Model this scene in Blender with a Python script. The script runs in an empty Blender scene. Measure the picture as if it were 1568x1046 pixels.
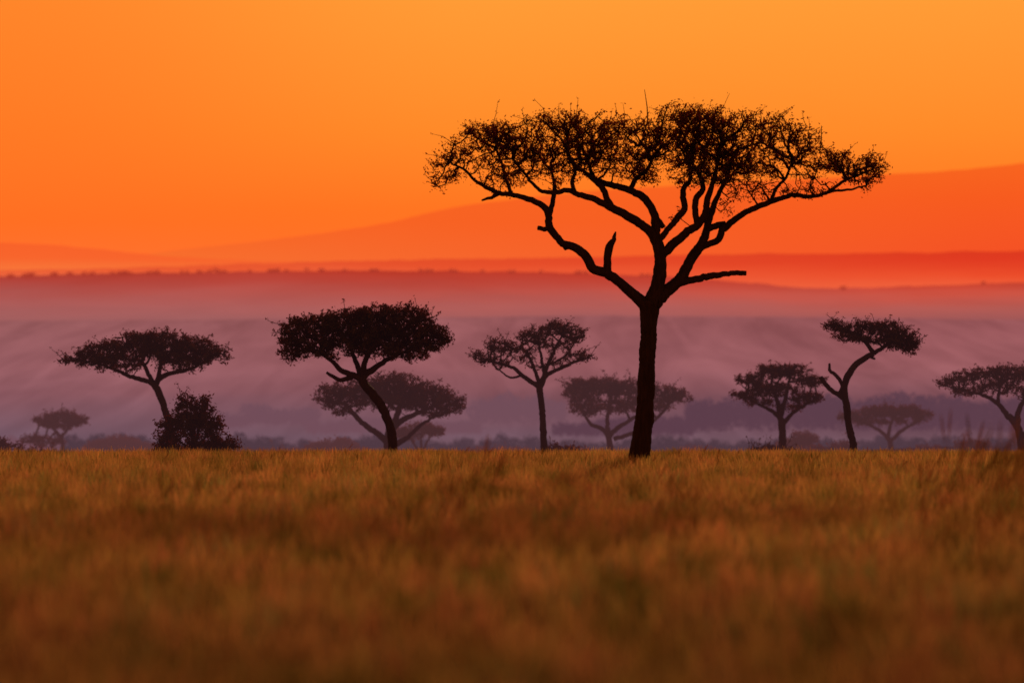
import bpy, math, random
import numpy as np
from mathutils import Vector, Matrix, noise as mnoise
random.seed(7); rng=np.random.default_rng(11)
F=8711.0; CX=784.0; HY=600.0; CAMZ=2.7
sc=bpy.context.scene
def s2l(c):
    o=[]
    for v in c[:3]:
        v=v/255.0
        o.append(v/12.92 if v<=0.04045 else ((v+0.055)/1.055)**2.4)
    return (o[0],o[1],o[2],1.0)
def ground_z(d):
    pts=[(-1e5,0),(195,0),(300,-1.2),(450,-3.0),(900,-9.5),(1500,-17),(2400,-40),(1e6,-40)]
    for (a,za),(b,zb) in zip(pts,pts[1:]):
        if d<=b: return za+(zb-za)*(d-a)/(b-a)
    return -40
def link(o,parent=None):
    sc.collection.objects.link(o)
    if parent: o.parent=parent
    return o
def empty(name):
    e=bpy.data.objects.new(name,None); e.empty_display_size=0.5
    return link(e)
def mesh_obj(name,verts,faces,mat,parent=None,smooth=False):
    me=bpy.data.meshes.new(name)
    me.from_pydata([tuple(v) for v in verts],[],[tuple(f) for f in faces])
    if smooth: me.polygons.foreach_set('use_smooth',[True]*len(me.polygons))
    me.materials.append(mat); me.update()
    return link(bpy.data.objects.new(name,me),parent)
def quads_mesh(name,V,mat,parent=None,col=None,nv=4):
    n=len(V)//nv
    me=bpy.data.meshes.new(name)
    me.vertices.add(n*nv); me.vertices.foreach_set('co',np.asarray(V,dtype=np.float32).ravel())
    me.loops.add(n*nv); me.loops.foreach_set('vertex_index',np.arange(n*nv,dtype=np.int32))
    me.polygons.add(n); me.polygons.foreach_set('loop_start',np.arange(0,n*nv,nv,dtype=np.int32))
    me.polygons.foreach_set('loop_total',np.full(n,nv,dtype=np.int32))
    me.update(calc_edges=True)
    if col is not None:
        a=me.color_attributes.new('tint','FLOAT_COLOR','POINT')
        a.data.foreach_set('color',np.asarray(col,dtype=np.float32).ravel())
    me.materials.append(mat)
    return link(bpy.data.objects.new(name,me),parent)

# ---------- materials ----------
def newmat(name):
    m=bpy.data.materials.new(name); m.use_nodes=True
    try: m.cycles.emission_sampling='NONE'
    except Exception: pass
    nt=m.node_tree; nt.nodes.clear()
    return m,nt,nt.nodes,nt.links
HAZE=s2l((136,87,92))  # aerial haze colour, painted into bark and leaves as emission
def bark_mat(h):
    m,nt,N,L=newmat('acacia_bark')
    out=N.new('ShaderNodeOutputMaterial'); b=N.new('ShaderNodeBsdfPrincipled')
    tc=N.new('ShaderNodeTexCoord'); no=N.new('ShaderNodeTexNoise'); no.inputs['Scale'].default_value=6
    mp=N.new('ShaderNodeMapping'); mp.inputs['Scale'].default_value=(2,2,.4)
    L.new(tc.outputs['Object'],mp.inputs[0]); L.new(mp.outputs[0],no.inputs['Vector'])
    r=N.new('ShaderNodeValToRGB'); r.color_ramp.elements[0].color=(.008,.005,.003,1); r.color_ramp.elements[1].color=(.045,.020,.012,1)
    L.new(no.outputs['Fac'],r.inputs[0]); L.new(r.outputs[0],b.inputs['Base Color'])
    b.inputs['Roughness'].default_value=.95; b.inputs['Specular IOR Level'].default_value=.05
    bp=N.new('ShaderNodeBump'); bp.inputs['Strength'].default_value=.6; bp.inputs['Distance'].default_value=.05
    L.new(no.outputs['Fac'],bp.inputs['Height']); L.new(bp.outputs[0],b.inputs['Normal'])
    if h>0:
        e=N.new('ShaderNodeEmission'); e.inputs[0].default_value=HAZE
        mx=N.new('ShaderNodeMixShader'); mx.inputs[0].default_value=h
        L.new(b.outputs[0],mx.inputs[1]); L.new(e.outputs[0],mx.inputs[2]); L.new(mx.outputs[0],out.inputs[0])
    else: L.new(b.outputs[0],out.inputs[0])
    return m
def leaf_mat(h,haze=HAZE,dark=1.0):
    m,nt,N,L=newmat('acacia_leaves')
    out=N.new('ShaderNodeOutputMaterial')
    g=N.new('ShaderNodeNewGeometry'); no=N.new('ShaderNodeTexNoise'); no.inputs['Scale'].default_value=1.6
    L.new(g.outputs['Position'],no.inputs['Vector'])
    r=N.new('ShaderNodeValToRGB'); r.color_ramp.elements[0].color=(.010*dark,.008*dark,.005*dark,1); r.color_ramp.elements[1].color=(.05*dark,.034*dark,.012*dark,1)
    r.color_ramp.elements[0].position=.35; r.color_ramp.elements[1].position=.7
    L.new(no.outputs['Fac'],r.inputs[0])
    d=N.new('ShaderNodeBsdfDiffuse'); t=N.new('ShaderNodeBsdfTranslucent'); t.inputs[0].default_value=(.42,.045,.008,1)
    L.new(r.outputs[0],d.inputs[0])
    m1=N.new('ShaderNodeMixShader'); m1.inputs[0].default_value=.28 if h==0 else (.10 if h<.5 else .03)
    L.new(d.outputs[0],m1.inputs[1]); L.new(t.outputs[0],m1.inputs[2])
    e=N.new('ShaderNodeEmission'); e.inputs[0].default_value=haze  # distance haze as a glow in the leaf colour, no volume
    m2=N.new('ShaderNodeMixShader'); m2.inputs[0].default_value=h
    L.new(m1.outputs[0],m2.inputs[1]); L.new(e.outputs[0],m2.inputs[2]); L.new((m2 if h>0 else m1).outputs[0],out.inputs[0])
    return m
_mc={}
def mats(h):
    k=round(h,2)
    if k not in _mc: _mc[k]=(bark_mat(h),leaf_mat(h))
    return _mc[k]

# ---------- tree builder ----------
def catmull(P,step):
    P=np.array(P,float)
    E=np.vstack([2*P[0]-P[1],P,2*P[-1]-P[-2]]); out=[]
    for i in range(1,len(E)-2):
        p0,p1,p2,p3=E[i-1],E[i],E[i+1],E[i+2]
        n=max(2,int(np.linalg.norm((p2-p1)[:2])/step))
        for j in range(n):
            t=j/n
            out.append(.5*((2*p1)+(-p0+p2)*t+(2*p0-5*p1+4*p2-p3)*t*t+(-p0+3*p1-3*p2+p3)*t**3))
    out.append(P[-1]); return np.array(out)
def tube(V,Fc,pts,rad,sides):
    pts=[Vector(p) for p in pts]; n=len(pts); base=len(V)
    up=Vector((0.13,1,0.21)).normalized()
    for i,p in enumerate(pts):
        t=(pts[min(i+1,n-1)]-pts[max(i-1,0)])
        if t.length<1e-9: t=Vector((0,0,1))
        t.normalize(); a=t.cross(up)
        if a.length<1e-3: a=t.cross(Vector((1,0,0)))
        a.normalize(); b=t.cross(a)
        for k in range(sides):
            an=2*math.pi*k/sides; rr=rad[i]
            if sides>5: rr*=1+.17*mnoise.noise(p*1.9+Vector((math.cos(an),math.sin(an),0))*1.2)
            V.append(p+a*math.cos(an)*rr+b*math.sin(an)*rr)
    for i in range(n-1):
        for k in range(sides):
            k2=(k+1)%sides
            Fc.append((base+i*sides+k,base+i*sides+k2,base+(i+1)*sides+k2,base+(i+1)*sides+k))
    Fc.append(tuple(base+k for k in range(sides))[::-1]); Fc.append(tuple(base+(n-1)*sides+k for k in range(sides)))
def leaves_at(C,k,spread,size):
    n=len(C)*k
    c=np.repeat(C,k,axis=0)+rng.normal(0,1,(n,3))*np.array([spread,spread*.8,spread])
    u=rng.normal(0,1,(n,3)); u/=np.linalg.norm(u,axis=1)[:,None]
    w=rng.normal(0,1,(n,3)); w-= (w*u).sum(1)[:,None]*u; w/=np.linalg.norm(w,axis=1)[:,None]
    s=size*rng.uniform(.55,1.45,(n,1)); a=u*s; b=w*s*.42
    return np.stack([c-a,c-b+a*.1,c+a,c+b+a*.1],axis=1).reshape(-1,3)
def px2w(A,D):
    k=D/F; A=np.asarray(A)
    return np.stack([(A[:,0]-CX)*k, D+A[:,2]*k, CAMZ+(HY-A[:,1])*k],axis=1)
def build_tree(name,D,limbs,clumps,npts,leafk,spread,lsize,haze=0.0,depth=60,twig=.5,spikes=0,extra_spikes=(),step=4,alpha=.35,spl=(4,12)):
    bark,leaf=mats(haze); par=empty(name)
    V=[];Fc=[]; nodes=[]; allp=[]
    for li,(pts,dend) in enumerate(limbs):
        P=np.array(pts,float); n=len(P)
        if allp:
            A=np.array(allp); d=np.hypot(A[:,0]-P[0,0],A[:,1]-P[0,1]); sd=A[d.argmin(),2]
        else: sd=0
        L=np.concatenate([[0],np.cumsum(np.hypot(*(P[1:,:2]-P[:-1,:2]).T))]); L/=max(L[-1],1e-6)
        de=sd+8 if dend==999 else dend
        dep=sd+(de-sd)*L
        Q=np.column_stack([P[:,0],P[:,1],dep,P[:,2]])
        Q=catmull(Q,step)
        if li==0:
            k=D/F; zb=ground_z(D)-.15; pyb=HY-(zb-CAMZ)/k
            if Q[0,1]<pyb: Q=np.vstack([[Q[0,0],pyb,0,Q[0,3]*1.25],Q])
        j=rng.normal(0,.38,(len(Q),2)); j[0]=0; Q[:,:2]+=j
        allp+= [tuple(q[:3]) for q in Q]
        w=px2w(Q[:,:3],D); tube(V,Fc,w,np.maximum(Q[:,3],.4)*D/F,10 if li==0 else 8)
        if li>0 and dend!=999: nodes+=[tuple(q[:3]) for q in Q[len(Q)//3:]]
    pts=[]; wts=np.array([c[2]*c[3]*c[4] for c in clumps],float); wts/=wts.sum()
    xs=[c[0] for c in clumps]; xc=(min(xs)+max(xs))/2; hw=(max(xs)-min(xs))/2+30
    for c,w in zip(clumps,wts):
        n=max(4,int(npts*w)); dm=depth*math.sqrt(max(.1,1-((c[0]-xc)/hw)**2))
        u=rng.normal(0,1,(n,3)); u/=np.linalg.norm(u,axis=1)[:,None]; u*=rng.uniform(0.0,1,(n,1))**(1/2.6)
        off=rng.uniform(-dm,dm,(n,1))*.75
        pts.append(np.column_stack([c[0]+u[:,0]*c[2],c[1]+u[:,1]*c[3],off[:,0]+u[:,2]*c[2]*.5]))
    C=np.vstack(pts); N0=len(nodes)
    A=np.vstack([np.array(nodes),C]); M=len(C)
    par_i=np.full(len(A),-1); plen=np.zeros(len(A))
    best=np.full(M,1e18); bi=np.zeros(M,int)
    S=np.array([1,1,.8])
    for i in range(N0):
        d=np.linalg.norm((C-A[i])*S,axis=1); u=d<best; best[u]=d[u]; bi[u]=i
    done=np.zeros(M,bool); order=[]
    bc=best.copy()
    for _ in range(M):
        j=int(np.where(done,1e18,bc).argmin()); done[j]=True; order.append(j)
        gi=N0+j; par_i[gi]=bi[j]; plen[gi]=plen[bi[j]]+np.linalg.norm((C[j]-A[bi[j]])*S)
        d=np.linalg.norm((C-C[j])*S,axis=1)+alpha*plen[gi]
        u=(d<bc)&~done; bc[u]=d[u]; bi[u]=gi
    cnt=np.zeros(len(A))
    for j in reversed(order):
        gi=N0+j; cnt[gi]+=1; cnt[par_i[gi]]+=cnt[gi]
    for j in order:
        gi=N0+j; p=A[par_i[gi]]; q=A[gi]; d=np.linalg.norm(q-p)
        m=(p+q)/2+rng.normal(0,1,3)*d*.12
        r1=twig*cnt[gi]**.40; r0=min(r1*1.25,twig*max(cnt[par_i[gi]],1)**.40) if par_i[gi]>=N0 else r1*1.25
        w=px2w(np.array([p,m,q]),D); tube(V,Fc,w,np.array([r0,(r0+r1)/2,r1*.85])*D/F,4)
    top=C[rng.choice(M,spikes)] if spikes else np.zeros((0,3))
    lv=[]
    for p in top:
        dx=(p[0]-xc)/hw; L=rng.uniform(*spl)
        d=np.array([dx*.9+rng.normal(0,.6),-.8+rng.normal(0,.6),rng.normal(0,.5)])
        q=p+d*L; m=(p+q)/2+rng.normal(0,1,3)*L*.14
        lv.append(m+rng.normal(0,1,3)); lv.append(q)
        w=px2w(np.array([p,m,q]),D); tube(V,Fc,w,np.array([.65,.5,.3])*D/F,3)
    for a,b in extra_spikes:
        p=np.array([a[0],a[1],0.]);q=np.array([b[0],b[1],0.])
        w=px2w(np.array([p,(p+q)/2+[1.5,0,0],q]),D); tube(V,Fc,w,np.array([1.1,.8,.4])*D/F,4)
    mesh_obj('trunk_and_limbs',V,Fc,bark,par,True)
    mids=(A[par_i[N0:]]+C)/2
    dl=np.linalg.norm(A[par_i[N0:]]-C,axis=1)
    # leaf load varies from twig to twig
    dense=rng.random(M)<.62
    parts=[leaves_at(C[dense],leafk,spread,lsize), leaves_at(C[~dense],max(3,leafk//2),spread,lsize*.9), leaves_at(mids[dl<spread*5],max(2,leafk//3),spread*.7,lsize)]
    if lv: parts.append(leaves_at(np.array(lv),4,1.8,lsize*.9))
    quads_mesh('foliage',px2w(np.vstack(parts),D),leaf,par)
    return par

# ---------- main acacia ----------
main=[
([(978,704,17),(980,685,15.5),(985,655,14.5),(988,610,13.5),(991,550,12.6),(993,505,12.6),(994,478,14),(995,460,17)],0),
([(992,468,12),(975,455,9),(950,433,7.5),(928,418,7.6),(908,411,7.6),(896,391,7),(880,379,6.6),(862,372,6),(849,358,6),(841,346,6),(839,326,5),(826,312,4.6),(802,303,4.2),(783,298,4),(764,296,3.6),(744,287,3.2),(725,275,2.6),(712,261,2.1),(690,250,1.5)],-25),
([(843,350,4.5),(833,350,4),(824,349,3.6)],999),
([(880,379,5),(872,374,5),(864,380,4)],999),
([(764,296,3.5),(752,303,2.5),(738,307,1.5)],-30),
([(783,298,3.2),(775,275,2.7),(768,250,2.1),(760,225,1.5)],20),
([(840,332,4.3),(845,314,3.8),(848,300,3.6),(849,280,3),(845,262,2.2)],40),
([(930,416,6.2),(930,396,6.2),(933,378,6.2),(939,369,4.2),(941,362,3),(943,355,1)],999),
([(1000,460,14),(1008,430,10.5),(1011,405,10),(1009,383,9.5),(1001,362,8),(985,346,7),(960,331,6.5),(935,318,6),(910,306,5),(886,299,4.6),(868,292,4.2),(850,296,3.6),(826,292,2.8),(805,270,2.2),(785,245,1.6)],-45),
([(935,318,5.6),(928,302,5),(922,287,4.6),(905,272,3.6),(885,255,2.6)],-10),
([(1004,366,7.4),(1004,340,7),(998,320,6.4),(985,302,6),(965,291,5.6),(945,284,5),(925,279,4.2),(908,268,3.2),(900,240,2.2)],35),
([(880,299,3.8),(876,280,3.2),(880,262,2.6),(870,240,1.8)],-60),
([(965,291,4.2),(975,272,3.6),(990,262,3),(1000,240,2.2)],10),
([(1011,392,8),(1025,379,7),(1042,364,6.5),(1056,352,6),(1068,345,5.6),(1079,328,5.6),(1082,308,5),(1088,290,4.2),(1094,268,3.2),(1100,240,2.2)],-30),
([(1007,372,5),(1022,352,4.6),(1038,333,5),(1048,320,5),(1047,302,4.6),(1048,287,4),(1058,272,3.2),(1056,245,2.2)],30),
([(1068,345,5),(1064,322,5),(1067,303,4.8),(1076,290,4.2),(1072,270,3.6),(1060,250,2.6)],-5),
([(1016,348,4),(1008,335,2.4)],0),
([(1000,466,13),(1018,448,10.5),(1038,431,9.5),(1049,415,8.5),(1060,394,8.2),(1073,377,7.6),(1080,362,7),(1084,345,6),(1090,325,5),(1100,300,4),(1115,270,3)],45),
([(1074,378,6),(1088,372,5.2),(1101,366,5.2),(1107,352,5.6),(1122,338,5.2),(1148,322,4.6),(1180,309,4.4),(1212,299,3.8),(1240,301,3.4),(1264,296,3),(1288,280,2.4),(1308,270,1.8)],-15),
([(1084,350,5),(1100,344,5.2),(1112,342,5)],999),
([(1180,309,3.2),(1188,290,2.6),(1205,270,2.1),(1215,245,1.6)],25),
([(1250,300,2.6),(1275,293,2.2),(1300,291,1.8),(1325,285,1.3)],-35),
([(1035,434,7.5),(1062,428,5.6),(1090,422,5),(1120,418,4.2),(1143,417,3.6)],999)]
mclumps=[(683,262,32,26,.7),(704,232,32,22,.8),(668,280,16,14,.45),(742,203,38,20,1.2),(775,212,36,26,1.0),(748,245,44,30,.7),(765,278,44,18,.5),(800,225,40,30,.95),(795,260,40,26,.6),
(850,190,44,22,1.1),(838,232,46,30,1.2),(850,266,44,18,.6),(895,212,44,36,1.3),(905,248,44,24,1.1),(945,200,36,26,1.1),(950,245,40,30,1.1),(990,225,34,40,1.0),(985,264,40,20,.7),(1000,195,24,18,.8),
(1042,182,38,28,1.2),(1048,226,46,38,1.6),(1080,182,38,26,1.1),(1098,215,44,38,1.5),(1100,258,50,30,1.2),(1060,270,40,20,.9),(1145,205,42,34,.8),(1145,248,44,34,1.0),
(1195,200,46,20,.9),(1232,212,30,20,.85),(1195,240,50,36,.6),(1165,285,50,26,.5),(1125,312,38,20,.28),(1250,252,44,30,.75),(1285,250,32,22,.95),(1318,262,36,24,1.25),(1342,250,18,22,.9),(1240,288,48,16,.5),(1328,285,14,16,.4),(1035,330,10,12,.12),(900,190,200,18,.35),(1120,178,90,16,.4)]
build_tree('acacia_tree',188,main,mclumps,3700,10,4.2,2.2,0.0,depth=110,twig=.45,spikes=420,extra_spikes=[((992,190),(987,137)),((1255,235),(1258,192))],spl=(6,22))

# ---------- companion acacias ----------
build_tree('acacia_tree',285,[
([(262,668,6),(258,645,5.5),(250,618,5.5),(243,600,5.5),(236,588,5.5)],0),
([(238,590,5),(224,582,4),(200,576,3.4),(178,566,2.6),(150,556,2)],-20),
([(237,590,5),(248,576,4),(268,570,3.4),(292,564,2.6),(315,552,2)],20),
([(236,588,4),(225,570,3.4),(215,552,2.5)],30),([(240,586,4),(246,565,3),(250,548,2.4)],-40)],
[(122,549,34,11,1),(160,538,40,18,1.2),(205,530,42,22,1.3),(250,530,45,24,1.4),(295,535,38,24,1.4),(330,543,26,13,1),(180,556,50,14,.8),(275,556,46,14,.7),(230,515,40,9,.9)],
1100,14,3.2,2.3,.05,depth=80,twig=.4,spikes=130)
build_tree('acacia_tree',265,[
([(602,700,7),(599,660,7),(586,625,7),(570,603,7),(558,588,7),(553,576,7)],0),
([(554,580,6),(540,574,4.8),(522,566,4.2),(508,552,3.2),(490,540,2.2)],-15),
([(553,578,6),(572,565,4.8),(590,552,3.8),(615,540,2.8),(640,528,2)],20),
([(553,576,5),(545,555,4),(535,530,3)],35),([(556,576,5),(560,552,4),(575,525,3)],-40),
([(540,576,4),(522,582,3.4),(510,576,3),(500,570,2)],10)],
[(450,508,28,24,1.2),(485,502,38,22,1.2),(530,497,42,26,1.4),(580,492,44,28,1.5),(625,492,38,28,1.4),(657,515,30,24,1.2),(674,520,18,14,.9),(452,532,30,18,.9),(505,532,44,18,1.2),(570,522,55,24,1.6),(630,535,44,18,1.2),(440,548,18,9,.5),(565,478,48,10,.7),(500,486,30,8,.6)],
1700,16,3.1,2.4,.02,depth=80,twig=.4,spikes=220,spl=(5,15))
build_tree('acacia_tree',320,[
([(594,702,8),(595,680,7.4),(597,662,7.4),(600,650,6.6)],0),
([(596,680,6),(580,664,5),(562,652,4.4),(548,640,4),(536,625,3),(520,612,2)],-20),
([(600,655,6),(618,642,4.4),(640,632,3.4),(662,622,2.4)],20),
([(599,660,6),(590,635,4.4),(575,612,3)],35),([(600,655,5),(612,625,4),(618,605,3)],-40),
([(600,684,5),(625,668,3.4),(645,650,2.6),(668,636,2)],-25)],
[(508,605,26,20,1.1),(550,600,40,20,1.3),(600,598,45,20,1.4),(650,605,42,22,1.4),(688,615,28,18,1.1),(600,580,45,10,.8),(525,625,30,10,.7),(670,630,34,8,.8),(600,617,60,12,1)],
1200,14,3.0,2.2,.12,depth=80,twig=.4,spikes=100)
build_tree('acacia_tree',280,[
([(833,700,6),(832,665,5.2),(830,625,5),(827,600,5),(826,590,5)],0),
([(826,592,4.6),(812,583,3.6),(798,573,3.2),(786,563,2.8),(765,556,2),(745,550,1.4)],-20),
([(827,592,4.6),(836,575,3.6),(855,565,3),(878,555,2.2),(898,548,1.4)],20),
([(826,590,4),(820,570,3),(812,550,2.4),(800,532,1.6)],25),([(829,585,4),(838,560,3),(848,538,2.4),(860,515,1.6)],-25),
([(834,575,2.6),(830,552,2.2),(826,528,1.6)],-10),([(800,574,2),(782,578,1.6),(765,566,1)],10),([(838,560,2),(865,545,1.6),(880,525,1)],10)],
[(742,545,22,12,.8),(768,530,26,14,1.0),(762,555,26,9,.45),(800,540,22,16,.6),(815,513,28,12,1.1),(852,503,28,13,1.2),(880,513,20,15,.9),(850,532,32,14,.5),(888,545,24,8,1.0),(815,560,28,8,.25),(860,553,28,8,.4)],
680,8,2.8,2.0,.06,depth=60,twig=.45,spikes=150)
build_tree('acacia_tree',360,[
([(936,702,5.5),(934,680,5),(931,666,4.6)],0),
([(932,668,4),(920,655,3.4),(906,650,2.8),(895,636,2)],-20),([(933,668,4),(945,655,3.4),(962,645,3),(985,632,2)],20),
([(932,664,3.6),(930,640,3),(935,615,2)],20),([(940,672,3.4),(975,660,3),(1005,640,2.4),(1025,618,2)],-20)],
[(885,597,26,16,1.2),(925,592,38,15,1.3),(968,595,40,15,1.2),(1015,602,36,15,1.2),(1042,606,20,10,.9),(900,620,32,16,.9),(955,620,42,14,1),(1000,622,30,10,.7),(900,585,30,8,.7)],
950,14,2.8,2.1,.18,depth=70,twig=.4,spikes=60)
build_tree('acacia_tree',330,[
([(1198,700,6.5),(1198,670,6),(1197,648,5.4),(1194,636,5)],0),
([(1195,640,4),(1180,628,3),(1160,618,2.4),(1142,608,1.6)],-20),([(1198,650,4),(1212,634,3),(1230,622,2.4),(1248,612,1.6)],20),
([(1194,636,4),(1190,612,3),(1182,590,2)],20),([(1196,636,4),(1203,605,3),(1208,580,2)],-20)],
[(1150,580,26,10,1),(1185,568,30,12,1),(1215,568,28,10,1),(1240,583,26,10,1),(1140,603,22,8,.9),(1185,597,40,11,1.1),(1235,608,30,9,1),(1165,615,26,7,.6),(1210,622,26,7,.5)],
720,12,2.6,2.1,.08,depth=55,twig=.42,spikes=90)
build_tree('acacia_tree',270,[
([(1309,700,6),(1305,672,5.4),(1299,648,5.4),(1297,622,5.4),(1293,598,5),(1297,578,5),(1309,560,4.8),(1324,548,4.4),(1338,541,4)],0),
([(1338,541,4),(1330,530,3),(1315,515,2.2),(1295,505,1.6)],-20),([(1338,541,3.4),(1355,530,3),(1372,520,2.4),(1390,520,1.8)],10),
([(1297,612,4),(1284,604,4),(1268,592,3.6),(1257,577,3.2)],999),([(1286,604,3.4),(1290,588,3),(1280,574,3),(1271,566,2.6),(1271,556,1.6)],999),
([(1324,548,3),(1335,546,2.6),(1340,549,1.6)],999)],
[(1282,500,22,10,.9),(1300,514,24,10,.8),(1325,500,30,10,1.0),(1330,518,32,9,.9),(1362,505,30,13,1.2),(1375,522,28,14,1.4),(1392,530,15,14,1),(1272,498,12,8,.5),(1398,520,12,14,.6)],
620,12,2.7,2.0,.04,depth=50,twig=.42,spikes=130)
build_tree('acacia_tree',420,[
([(1366,702,4.6),(1364,680,4),(1358,668,3.6)],0),
([(1360,670,3),(1345,658,2.6),(1325,648,1.8)],-10),([(1363,676,3),(1380,660,2.6),(1400,648,1.8)],10),([(1360,668,3),(1364,648,2.4),(1368,636,1.8)],5)],
[(1305,638,24,9,1),(1345,630,32,10,1.2),(1385,630,30,10,1.2),(1412,635,18,8,1),(1330,645,34,6,.7),(1385,644,30,5,.6)],
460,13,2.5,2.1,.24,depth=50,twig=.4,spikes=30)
build_tree('acacia_tree',300,[
([(1566,700,7),(1563,672,6.4),(1556,650,6),(1543,636,5)],0),
([(1545,640,4.4),(1528,618,3.4),(1508,606,2.8),(1485,600,2),(1462,594,1.4)],-20),([(1556,650,5),(1562,625,4),(1575,605,3),(1590,590,2)],20),
([(1528,618,3),(1530,600,2.6),(1535,580,2)],20),([(1563,672,4),(1590,640,3.4),(1615,610,2.4)],-10)],
[(1450,585,20,9,.9),(1475,578,26,10,1),(1510,572,32,12,1),(1550,572,34,14,1),(1590,578,34,16,1),(1635,590,34,18,1),(1480,598,32,8,.8),(1530,592,36,12,.7),(1590,600,40,12,.7)],
850,11,2.8,2.1,.10,depth=60,twig=.42,spikes=110)
build_tree('acacia_tree',450,[
([(98,704,3.6),(96,680,3),(92,664,3)],0),([(93,668,2.6),(80,655,2),(65,650,1.4)],-10),([(94,668,2.6),(105,655,2),(118,648,1.4)],10)],
[(70,642,20,8,1),(95,638,26,9,1),(118,643,18,8,1),(88,650,30,6,.7),(50,672,22,7,.7),(75,677,26,8,.5)],
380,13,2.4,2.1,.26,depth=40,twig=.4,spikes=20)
def bush(name,D,clumps,n,haze,lk=13,sp=3,ls=2.4,spikes=0):
    cx=clumps[0][0]; limbs=[([(cx,700,3),(cx,690,3)],0)]
    for c in clumps: limbs.append(([(cx,695,2),((cx+c[0])/2,(c[1]+690)/2,1.6),(c[0],c[1],1.2)],rng.uniform(-20,20)))
    build_tree(name,D,limbs,clumps,n,lk,sp,ls,haze,depth=35,twig=.4,spikes=spikes)
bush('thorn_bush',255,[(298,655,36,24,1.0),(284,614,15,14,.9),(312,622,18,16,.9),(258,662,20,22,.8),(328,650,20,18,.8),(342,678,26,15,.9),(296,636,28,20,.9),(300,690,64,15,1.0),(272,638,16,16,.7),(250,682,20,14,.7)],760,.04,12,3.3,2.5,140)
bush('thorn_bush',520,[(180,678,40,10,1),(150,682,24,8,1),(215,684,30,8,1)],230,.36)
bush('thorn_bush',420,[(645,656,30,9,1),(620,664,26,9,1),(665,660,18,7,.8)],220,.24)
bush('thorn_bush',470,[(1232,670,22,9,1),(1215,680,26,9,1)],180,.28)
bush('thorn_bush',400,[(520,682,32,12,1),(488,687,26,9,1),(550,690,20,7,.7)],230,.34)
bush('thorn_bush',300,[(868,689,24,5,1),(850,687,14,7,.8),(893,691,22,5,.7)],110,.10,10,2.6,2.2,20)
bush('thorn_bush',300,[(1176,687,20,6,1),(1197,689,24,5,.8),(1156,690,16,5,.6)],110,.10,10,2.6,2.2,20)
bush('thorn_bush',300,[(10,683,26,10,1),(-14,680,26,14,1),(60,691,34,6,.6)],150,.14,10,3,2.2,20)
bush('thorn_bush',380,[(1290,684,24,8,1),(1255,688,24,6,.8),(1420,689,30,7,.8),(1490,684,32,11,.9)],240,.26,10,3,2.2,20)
bush('thorn_bush',430,[(390,691,30,5,.8),(440,691,34,5,.8),(740,690,34,6,.8),(790,690,26,6,.8),(1075,690,34,6,.8)],240,.36,10,3,2.1,20)

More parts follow.
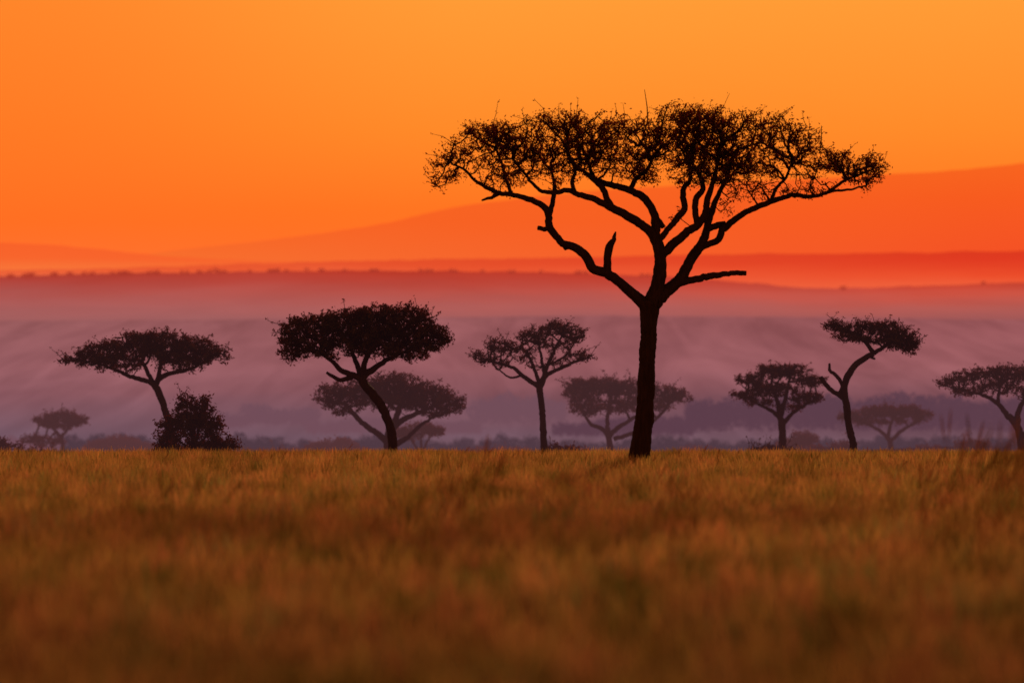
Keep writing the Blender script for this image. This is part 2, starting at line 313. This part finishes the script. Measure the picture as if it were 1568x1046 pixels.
# ---------- hazy distance ----------
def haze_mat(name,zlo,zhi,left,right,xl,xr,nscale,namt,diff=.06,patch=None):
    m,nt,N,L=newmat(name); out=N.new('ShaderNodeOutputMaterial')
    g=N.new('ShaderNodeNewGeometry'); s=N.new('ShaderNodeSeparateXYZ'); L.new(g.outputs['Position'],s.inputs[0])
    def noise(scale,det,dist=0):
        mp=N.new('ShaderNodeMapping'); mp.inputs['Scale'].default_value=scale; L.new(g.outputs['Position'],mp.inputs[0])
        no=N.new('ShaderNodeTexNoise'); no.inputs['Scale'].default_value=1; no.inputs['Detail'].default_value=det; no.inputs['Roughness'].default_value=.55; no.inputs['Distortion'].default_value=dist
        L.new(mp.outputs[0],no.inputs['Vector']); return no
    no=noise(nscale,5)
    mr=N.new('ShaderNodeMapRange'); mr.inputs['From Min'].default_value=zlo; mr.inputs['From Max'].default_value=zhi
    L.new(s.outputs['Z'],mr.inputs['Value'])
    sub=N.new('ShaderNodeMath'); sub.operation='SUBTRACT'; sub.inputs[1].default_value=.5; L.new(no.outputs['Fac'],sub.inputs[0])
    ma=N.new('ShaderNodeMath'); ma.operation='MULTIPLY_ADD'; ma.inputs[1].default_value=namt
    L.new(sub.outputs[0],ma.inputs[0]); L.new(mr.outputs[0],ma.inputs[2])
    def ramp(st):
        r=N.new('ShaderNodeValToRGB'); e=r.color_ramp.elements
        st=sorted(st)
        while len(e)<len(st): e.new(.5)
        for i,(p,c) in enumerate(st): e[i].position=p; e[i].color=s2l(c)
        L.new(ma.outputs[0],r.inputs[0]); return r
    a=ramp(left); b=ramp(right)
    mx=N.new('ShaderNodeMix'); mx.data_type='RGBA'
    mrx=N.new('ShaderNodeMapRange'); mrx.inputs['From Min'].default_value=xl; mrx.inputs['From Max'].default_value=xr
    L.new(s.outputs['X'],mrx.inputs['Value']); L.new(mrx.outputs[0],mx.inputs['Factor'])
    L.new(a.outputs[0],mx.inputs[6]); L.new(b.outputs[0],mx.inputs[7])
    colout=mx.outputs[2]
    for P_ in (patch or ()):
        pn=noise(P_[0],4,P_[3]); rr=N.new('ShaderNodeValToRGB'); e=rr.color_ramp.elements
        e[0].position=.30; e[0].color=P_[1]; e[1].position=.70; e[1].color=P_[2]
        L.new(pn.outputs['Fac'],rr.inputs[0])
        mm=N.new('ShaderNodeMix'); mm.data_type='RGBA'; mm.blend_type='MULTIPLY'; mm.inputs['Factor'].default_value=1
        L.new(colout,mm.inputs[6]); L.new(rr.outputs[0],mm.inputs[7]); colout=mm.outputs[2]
    e=N.new('ShaderNodeEmission'); L.new(colout,e.inputs[0])  # aerial haze and smoke painted on the slope as emission, no mist volume
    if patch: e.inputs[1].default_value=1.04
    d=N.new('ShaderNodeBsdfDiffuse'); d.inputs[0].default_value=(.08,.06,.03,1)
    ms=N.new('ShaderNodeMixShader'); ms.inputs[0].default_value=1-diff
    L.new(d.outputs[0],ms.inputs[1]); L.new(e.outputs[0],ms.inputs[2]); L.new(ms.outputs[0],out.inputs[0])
    return m
def zof(py,D): return CAMZ+(HY-py)/F*D
def ridge(name,D,front,prof,mat,rough=1.0,back=None,nx=900,zf=-41):
    back=back or D*1.25
    xs=np.linspace(-784-700,784+700,nx)+CX
    P=np.array(prof,float); ys=np.interp(xs,P[:,0],P[:,1])
    k=np.ones(25)/25; ys=np.convolve(np.pad(ys,12,'edge'),k,'valid')
    nz=np.array([mnoise.fractal(Vector((x*.02,D*.01,3.1)),1.0,2.0,4)*1.6+abs(mnoise.noise(Vector((x*.35,D,0))))*1.1 for x in xs])
    ys=ys-nz*rough
    V=[];Fc=[]; rows=[0,.25,.5,.75,.92,1.0]
    for t in rows:
        d=front+(D-front)*t
        for x,y in zip(xs,ys):
            zc=zof(y,D); V.append(((x-CX)*D/F*(0.75+.25*t), d, zf+(zc-zf)*t))
    for x,y in zip(xs,ys): V.append(((x-CX)*D/F, back, zf))
    n=len(xs)
    for r in range(len(rows)):
        for i in range(n-1): Fc.append((r*n+i,r*n+i+1,(r+1)*n+i+1,(r+1)*n+i))
    return mesh_obj(name,V,Fc,mat,None,True)
def hill_haze_ramp(front,D,ytop,stops,zf=-41):
    zc=zof(ytop,D); sl=(zc-zf)/(D-front); o=[]
    for py,c in stops:
        d=(CAMZ-zf+sl*front)/(sl-(HY-py)/F) if abs(sl-(HY-py)/F)>1e-9 else D
        z=zof(py,d); o.append((min(max((z-zf)/(zc-zf),0),1),c))
    return zf,zc,o
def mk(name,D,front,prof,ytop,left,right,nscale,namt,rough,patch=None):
    zf,zc,a=hill_haze_ramp(front,D,ytop,left); _,_,b=hill_haze_ramp(front,D,ytop,right)
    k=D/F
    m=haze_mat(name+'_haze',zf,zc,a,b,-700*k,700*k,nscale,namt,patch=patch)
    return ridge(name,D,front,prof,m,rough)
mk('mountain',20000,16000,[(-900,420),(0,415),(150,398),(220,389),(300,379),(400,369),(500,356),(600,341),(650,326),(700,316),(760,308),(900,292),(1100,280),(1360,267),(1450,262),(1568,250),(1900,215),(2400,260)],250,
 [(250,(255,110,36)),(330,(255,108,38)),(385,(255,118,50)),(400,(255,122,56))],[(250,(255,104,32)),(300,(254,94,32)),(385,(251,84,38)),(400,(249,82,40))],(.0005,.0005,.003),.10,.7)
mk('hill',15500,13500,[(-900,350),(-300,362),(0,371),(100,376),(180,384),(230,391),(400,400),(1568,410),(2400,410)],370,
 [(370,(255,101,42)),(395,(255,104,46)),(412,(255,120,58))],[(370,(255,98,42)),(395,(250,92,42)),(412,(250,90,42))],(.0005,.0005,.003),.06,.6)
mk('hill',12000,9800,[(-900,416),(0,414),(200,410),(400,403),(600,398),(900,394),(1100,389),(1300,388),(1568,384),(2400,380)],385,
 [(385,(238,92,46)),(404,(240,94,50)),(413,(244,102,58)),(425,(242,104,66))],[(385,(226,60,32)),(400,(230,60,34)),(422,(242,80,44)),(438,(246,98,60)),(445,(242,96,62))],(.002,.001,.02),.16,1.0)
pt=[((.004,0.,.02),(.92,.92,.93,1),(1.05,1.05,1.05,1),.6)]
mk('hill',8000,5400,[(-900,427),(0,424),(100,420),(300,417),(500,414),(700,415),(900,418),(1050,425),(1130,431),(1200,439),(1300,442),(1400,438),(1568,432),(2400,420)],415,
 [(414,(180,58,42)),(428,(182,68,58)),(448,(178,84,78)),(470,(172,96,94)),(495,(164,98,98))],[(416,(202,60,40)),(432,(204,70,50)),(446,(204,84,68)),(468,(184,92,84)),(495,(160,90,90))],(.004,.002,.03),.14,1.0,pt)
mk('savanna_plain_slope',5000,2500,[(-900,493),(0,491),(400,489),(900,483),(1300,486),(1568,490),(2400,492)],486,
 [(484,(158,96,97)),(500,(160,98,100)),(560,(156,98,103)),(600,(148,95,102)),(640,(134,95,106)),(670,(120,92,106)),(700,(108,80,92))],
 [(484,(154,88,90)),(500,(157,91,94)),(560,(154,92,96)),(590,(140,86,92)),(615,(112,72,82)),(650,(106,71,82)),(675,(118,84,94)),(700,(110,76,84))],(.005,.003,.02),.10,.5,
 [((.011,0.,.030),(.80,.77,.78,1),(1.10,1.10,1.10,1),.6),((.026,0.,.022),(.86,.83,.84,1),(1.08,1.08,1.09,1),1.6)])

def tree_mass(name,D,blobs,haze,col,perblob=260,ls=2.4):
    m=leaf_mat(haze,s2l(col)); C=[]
    for (x,y,rx,ry) in blobs:
        n=int(perblob*max(.15,rx*ry/300))
        u=rng.normal(0,1,(n,3)); u/=np.linalg.norm(u,axis=1)[:,None]; u*=rng.uniform(0,1,(n,1))**.45
        C.append(np.column_stack([x+u[:,0]*rx,y+u[:,1]*ry,u[:,2]*rx]))
    q=leaves_at(np.vstack(C),3,1.6,ls); return quads_mesh(name,px2w(q,D),m)
def run(x0,x1,ytop,base,amp):
    b=[]; x=x0
    while x<x1:
        w=random.uniform(10,24); h=random.uniform(.4,1.0)*amp
        yt=ytop+ (amp-h)+4*math.sin(x*.03)
        b.append((x,(yt+base)/2,w,(base-yt)/2)); x+=w*random.uniform(.7,1.3)
    return b
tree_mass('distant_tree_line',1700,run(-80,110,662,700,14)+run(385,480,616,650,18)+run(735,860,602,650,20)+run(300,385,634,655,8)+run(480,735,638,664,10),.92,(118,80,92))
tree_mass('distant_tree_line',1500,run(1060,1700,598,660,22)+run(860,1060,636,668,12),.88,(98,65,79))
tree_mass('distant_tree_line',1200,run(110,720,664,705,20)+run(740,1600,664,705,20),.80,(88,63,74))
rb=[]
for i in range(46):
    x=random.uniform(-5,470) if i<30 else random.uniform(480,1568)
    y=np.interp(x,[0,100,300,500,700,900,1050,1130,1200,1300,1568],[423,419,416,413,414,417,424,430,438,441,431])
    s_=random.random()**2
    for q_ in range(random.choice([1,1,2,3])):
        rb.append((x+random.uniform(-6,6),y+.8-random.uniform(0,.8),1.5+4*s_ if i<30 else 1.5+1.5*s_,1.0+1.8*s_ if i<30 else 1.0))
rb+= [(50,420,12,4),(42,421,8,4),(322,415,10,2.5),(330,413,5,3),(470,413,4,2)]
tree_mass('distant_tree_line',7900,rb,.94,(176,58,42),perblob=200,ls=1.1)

# ---------- ground ----------
m,nt,N,L=newmat('savanna_soil')
out=N.new('ShaderNodeOutputMaterial'); b=N.new('ShaderNodeBsdfDiffuse'); g=N.new('ShaderNodeNewGeometry')
no=N.new('ShaderNodeTexNoise'); no.inputs['Scale'].default_value=.8; no.inputs['Detail'].default_value=6; L.new(g.outputs['Position'],no.inputs['Vector'])
r=N.new('ShaderNodeValToRGB'); r.color_ramp.elements[0].color=(.07,.035,.012,1); r.color_ramp.elements[1].color=(.18,.09,.03,1)
L.new(no.outputs['Fac'],r.inputs[0]); L.new(r.outputs[0],b.inputs[0])
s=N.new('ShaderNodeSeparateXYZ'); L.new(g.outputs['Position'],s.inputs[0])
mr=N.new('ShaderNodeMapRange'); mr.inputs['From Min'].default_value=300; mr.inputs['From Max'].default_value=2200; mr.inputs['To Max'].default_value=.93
L.new(s.outputs['Y'],mr.inputs['Value']); e=N.new('ShaderNodeEmission'); e.inputs[0].default_value=s2l((114,82,90))  # valley mist painted into the soil as emission, stronger with distance
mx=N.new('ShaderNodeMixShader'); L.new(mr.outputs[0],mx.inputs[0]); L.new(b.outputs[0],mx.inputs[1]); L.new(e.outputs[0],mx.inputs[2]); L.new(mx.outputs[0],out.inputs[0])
ys=[-400,-50,0,40,80,120,160,195,230,265,300,375,450,600,900,1200,1500,1900,2400,4000,8000,16000,40000]
xs=list(np.linspace(-1,1,41)); V=[];Fc=[]
for y in ys:
    hw=max(600,abs(y)*.6)
    for x in xs: V.append((x*hw,y,ground_z(y)))
nx=len(xs)
for j in range(len(ys)-1):
    for i in range(nx-1): Fc.append((j*nx+i,j*nx+i+1,(j+1)*nx+i+1,(j+1)*nx+i))
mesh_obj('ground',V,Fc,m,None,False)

# ---------- grass ----------
m,nt,N,L=newmat('dry_grass')
out=N.new('ShaderNodeOutputMaterial'); at=N.new('ShaderNodeAttribute'); at.attribute_name='tint'
g=N.new('ShaderNodeNewGeometry')
def gnoise(scale,det):
    mp=N.new('ShaderNodeMapping'); mp.inputs['Scale'].default_value=scale; L.new(g.outputs['Position'],mp.inputs[0])
    no=N.new('ShaderNodeTexNoise'); no.inputs['Scale'].default_value=1; no.inputs['Detail'].default_value=det; L.new(mp.outputs[0],no.inputs['Vector']); return no
no=gnoise((1.3,.12,.3),4)
r=N.new('ShaderNodeValToRGB'); e=r.color_ramp.elements; e.new(.5)
for i,(p,c) in enumerate([(.34,(.31,.24,.055,1)),(.5,(.66,.41,.12,1)),(.66,(.76,.37,.14,1))]): e[i].position=p; e[i].color=c
L.new(no.outputs['Fac'],r.inputs[0])
mu=N.new('ShaderNodeMix'); mu.data_type='RGBA'; mu.blend_type='MULTIPLY'; mu.inputs['Factor'].default_value=1
L.new(r.outputs[0],mu.inputs[6]); L.new(at.outputs['Color'],mu.inputs[7])
n2=gnoise((.25,.07,.1),2); r2=N.new('ShaderNodeValToRGB'); e=r2.color_ramp.elements
e[0].position=.35; e[0].color=(.72,.74,.7,1); e[1].position=.62; e[1].color=(1.0,1.0,1.0,1); L.new(n2.outputs['Fac'],r2.inputs[0])
mu2=N.new('ShaderNodeMix'); mu2.data_type='RGBA'; mu2.blend_type='MULTIPLY'; mu2.inputs['Factor'].default_value=1
L.new(mu.outputs[2],mu2.inputs[6]); L.new(r2.outputs[0],mu2.inputs[7])
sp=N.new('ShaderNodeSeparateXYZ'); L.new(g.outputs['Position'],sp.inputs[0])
mry=N.new('ShaderNodeMapRange'); mry.inputs['From Min'].default_value=36; mry.inputs['From Max'].default_value=80; mry.inputs['To Min'].default_value=.50; mry.inputs['To Max'].default_value=1  # vignette shading painted into the grass colour, darker towards the camera
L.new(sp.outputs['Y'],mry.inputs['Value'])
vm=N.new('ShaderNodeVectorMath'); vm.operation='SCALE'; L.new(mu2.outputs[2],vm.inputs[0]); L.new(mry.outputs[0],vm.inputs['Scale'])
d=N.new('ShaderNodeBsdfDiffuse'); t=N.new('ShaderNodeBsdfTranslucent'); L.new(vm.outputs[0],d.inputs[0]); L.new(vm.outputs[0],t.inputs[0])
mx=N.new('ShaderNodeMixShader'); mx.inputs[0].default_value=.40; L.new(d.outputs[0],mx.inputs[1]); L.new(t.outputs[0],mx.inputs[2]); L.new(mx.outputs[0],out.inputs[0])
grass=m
T=6.0
def tile(i,ntus=125,nb=25):
    Vq=[];Cq=[]
    for _ in range(ntus):
        cx,cy=rng.uniform(-T/2,T/2,2); h0=rng.uniform(.36,.76); rad=rng.uniform(.12,.38)
        tint=rng.uniform(.5,1.15); green=rng.random()<.12
        col=np.array([tint*(.6 if green else 1),tint*(.9 if green else rng.uniform(.8,1.02)),tint*.9,1])
        for _b in range(nb):
            a=rng.uniform(0,6.283); rr=rad*math.sqrt(rng.random()); h=h0*rng.uniform(.6,1.12)
            x=cx+rr*math.cos(a); y=cy+rr*math.sin(a); ln=rng.uniform(.05,.38)*h; la=a+rng.normal(0,.7)
            w=rng.uniform(.009,.017); fa=rng.uniform(0,6.283); wx,wy=w*math.cos(fa),w*math.sin(fa)
            lx,ly=ln*math.cos(la),ln*math.sin(la)
            p1=(x+lx*.35,y+ly*.35,h*.6);p2=(x+lx,y+ly,h)
            Vq+= [(x-wx,y-wy,0),(x+wx,y+wy,0),(p1[0]+wx*.8,p1[1]+wy*.8,p1[2]),(p1[0]-wx*.8,p1[1]-wy*.8,p1[2])]
            Vq+= [(p1[0]-wx*.8,p1[1]-wy*.8,p1[2]),(p1[0]+wx*.8,p1[1]+wy*.8,p1[2]),(p2[0]+wx*.2,p2[1]+wy*.2,p2[2]),(p2[0]-wx*.2,p2[1]-wy*.2,p2[2])]
            Cq+=[col*rng.uniform(.88,1.12)]*8
    return Vq,Cq
gp=empty('savanna_grass'); meshes=[]
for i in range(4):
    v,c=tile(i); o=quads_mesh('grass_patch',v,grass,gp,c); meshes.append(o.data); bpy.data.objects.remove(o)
y=21.0
while y<290:
    hw=.09*y+12; n=int(hw//T)+1
    for ix in range(-n,n+1):
        o=bpy.data.objects.new('grass_patch',random.choice(meshes)); link(o,gp)
        o.location=(ix*T+random.uniform(-.4,.4)+(T/2 if int(y/T)%2 else 0),y,ground_z(y)-.01)
        o.rotation_euler=(0,0,random.choice([0,1,2,3])*math.pi/2); o.scale=(1.03,1.03,random.uniform(.92,1.1))
    y+=T
V=[];Fc=[]
def stalk(x,y,h,lean,w=1.0):
    z0=ground_z(y); pts=[];n=6
    for i in range(n):
        t=i/(n-1); pts.append((x+lean*t*t*h,y+.1*t,z0+h*t*(1-.12*abs(lean)*t)))
    tube(V,Fc,pts,[(.007-.004*i/(n-1))*w for i in range(n)],3)
    a=Vector(pts[-2]);b_=Vector(pts[-1])
    tube(V,Fc,[a,a.lerp(b_,.5),b_,b_+(b_-a)*.3],[.003*w,.012*w,.010*w,.002],4)
for xc,w,n,hm in [(640,60,12,1.7),(700,40,10,2.0),(1015,40,12,1.7),(1400,90,20,1.7),(1480,40,26,2.3),(1545,50,34,2.3),(240,120,10,1.5),(790,60,6,1.1),(900,300,20,.95),(400,400,24,.95),(1250,300,24,.95)]:
    for _ in range(n):
        D=random.uniform(60,110) if hm>1.2 else random.uniform(150,198); px=xc+random.gauss(0,w*.6)
        stalk((px-CX)/F*D,D,random.uniform(.7,1)*hm,random.uniform(-.1,.5),1.3 if hm>1.2 else 1)
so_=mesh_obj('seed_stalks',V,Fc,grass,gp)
me=so_.data; ca=me.color_attributes.new('tint','FLOAT_COLOR','POINT'); ca.data.foreach_set('color',[.6,.46,.42,1]*len(me.vertices))

# ---------- sky ----------
w=bpy.data.worlds.new('World'); sc.world=w; w.use_nodes=True; nt=w.node_tree; N=nt.nodes; L=nt.links; N.clear()
out=N.new('ShaderNodeOutputWorld'); tc=N.new('ShaderNodeTexCoord'); s=N.new('ShaderNodeSeparateXYZ'); L.new(tc.outputs['Generated'],s.inputs[0])
sq=N.new('ShaderNodeMath'); sq.operation='POWER'; sq.inputs[1].default_value=.5
mxm=N.new('ShaderNodeMath'); mxm.operation='MAXIMUM'; mxm.inputs[1].default_value=0; L.new(s.outputs['Z'],mxm.inputs[0]); L.new(mxm.outputs[0],sq.inputs[0])
def yz(py): return math.sqrt((HY-py)/F)
def ramp(st):
    r=N.new('ShaderNodeValToRGB'); e=r.color_ramp.elements
    while len(e)<len(st): e.new(.5)
    for i,(p,c) in enumerate(st): e[i].position=p; e[i].color=s2l(c)
    L.new(sq.outputs[0],r.inputs[0]); return r
hi=[(.42,(255,166,88)),(.65,(140,104,104)),(1.0,(64,64,92))]
a=ramp([(0,(250,100,45)),(yz(395),(255,110,44)),(yz(340),(255,108,32)),(yz(200),(255,120,34)),(yz(0),(255,132,40))]+hi)
b=ramp([(0,(250,95,40)),(yz(395),(255,108,36)),(yz(320),(255,114,30)),(yz(200),(255,136,38)),(yz(0),(255,154,52))]+hi)
mrx=N.new('ShaderNodeMapRange'); mrx.inputs['From Min'].default_value=-.092; mrx.inputs['From Max'].default_value=.0; mrx.interpolation_type='SMOOTHSTEP'
L.new(s.outputs['X'],mrx.inputs['Value'])
mx=N.new('ShaderNodeMix'); mx.data_type='RGBA'; L.new(mrx.outputs[0],mx.inputs['Factor']); L.new(a.outputs[0],mx.inputs[6]); L.new(b.outputs[0],mx.inputs[7])
bg=N.new('ShaderNodeBackground'); L.new(mx.outputs[2],bg.inputs[0]); bg.inputs[1].default_value=1.0
sk=N.new('ShaderNodeTexSky'); sk.sky_type='NISHITA'; sk.sun_disc=False; sk.sun_elevation=math.radians(6); sk.sun_rotation=math.radians(4)
bg2=N.new('ShaderNodeBackground'); L.new(sk.outputs[0],bg2.inputs[0]); bg2.inputs[1].default_value=.0003
ad=N.new('ShaderNodeAddShader'); L.new(bg.outputs[0],ad.inputs[0]); L.new(bg2.outputs[0],ad.inputs[1]); L.new(ad.outputs[0],out.inputs[0])
sd=bpy.data.lights.new('sun','SUN'); sd.energy=2.2; sd.angle=math.radians(.5); sd.color=(1,.58,.28)
so=link(bpy.data.objects.new('sun',sd)); dirv=Vector((math.sin(math.radians(4)),math.cos(math.radians(4)),math.tan(math.radians(6))))
so.rotation_euler=dirv.to_track_quat('Z','Y').to_euler()

cd=bpy.data.cameras.new('camera'); cam=link(bpy.data.objects.new('camera',cd)); cd.lens=200; cd.sensor_width=36; cd.clip_start=.5; cd.clip_end=100000
cam.location=(0,0,CAMZ); cam.rotation_euler=(math.radians(90)+math.atan((HY-522.5)/F),0,0)
cd.dof.use_dof=True; cd.dof.focus_distance=216; cd.dof.aperture_fstop=1.05
sc.camera=cam
sc.view_settings.view_transform='Standard'; sc.view_settings.look='None'; sc.view_settings.exposure=0
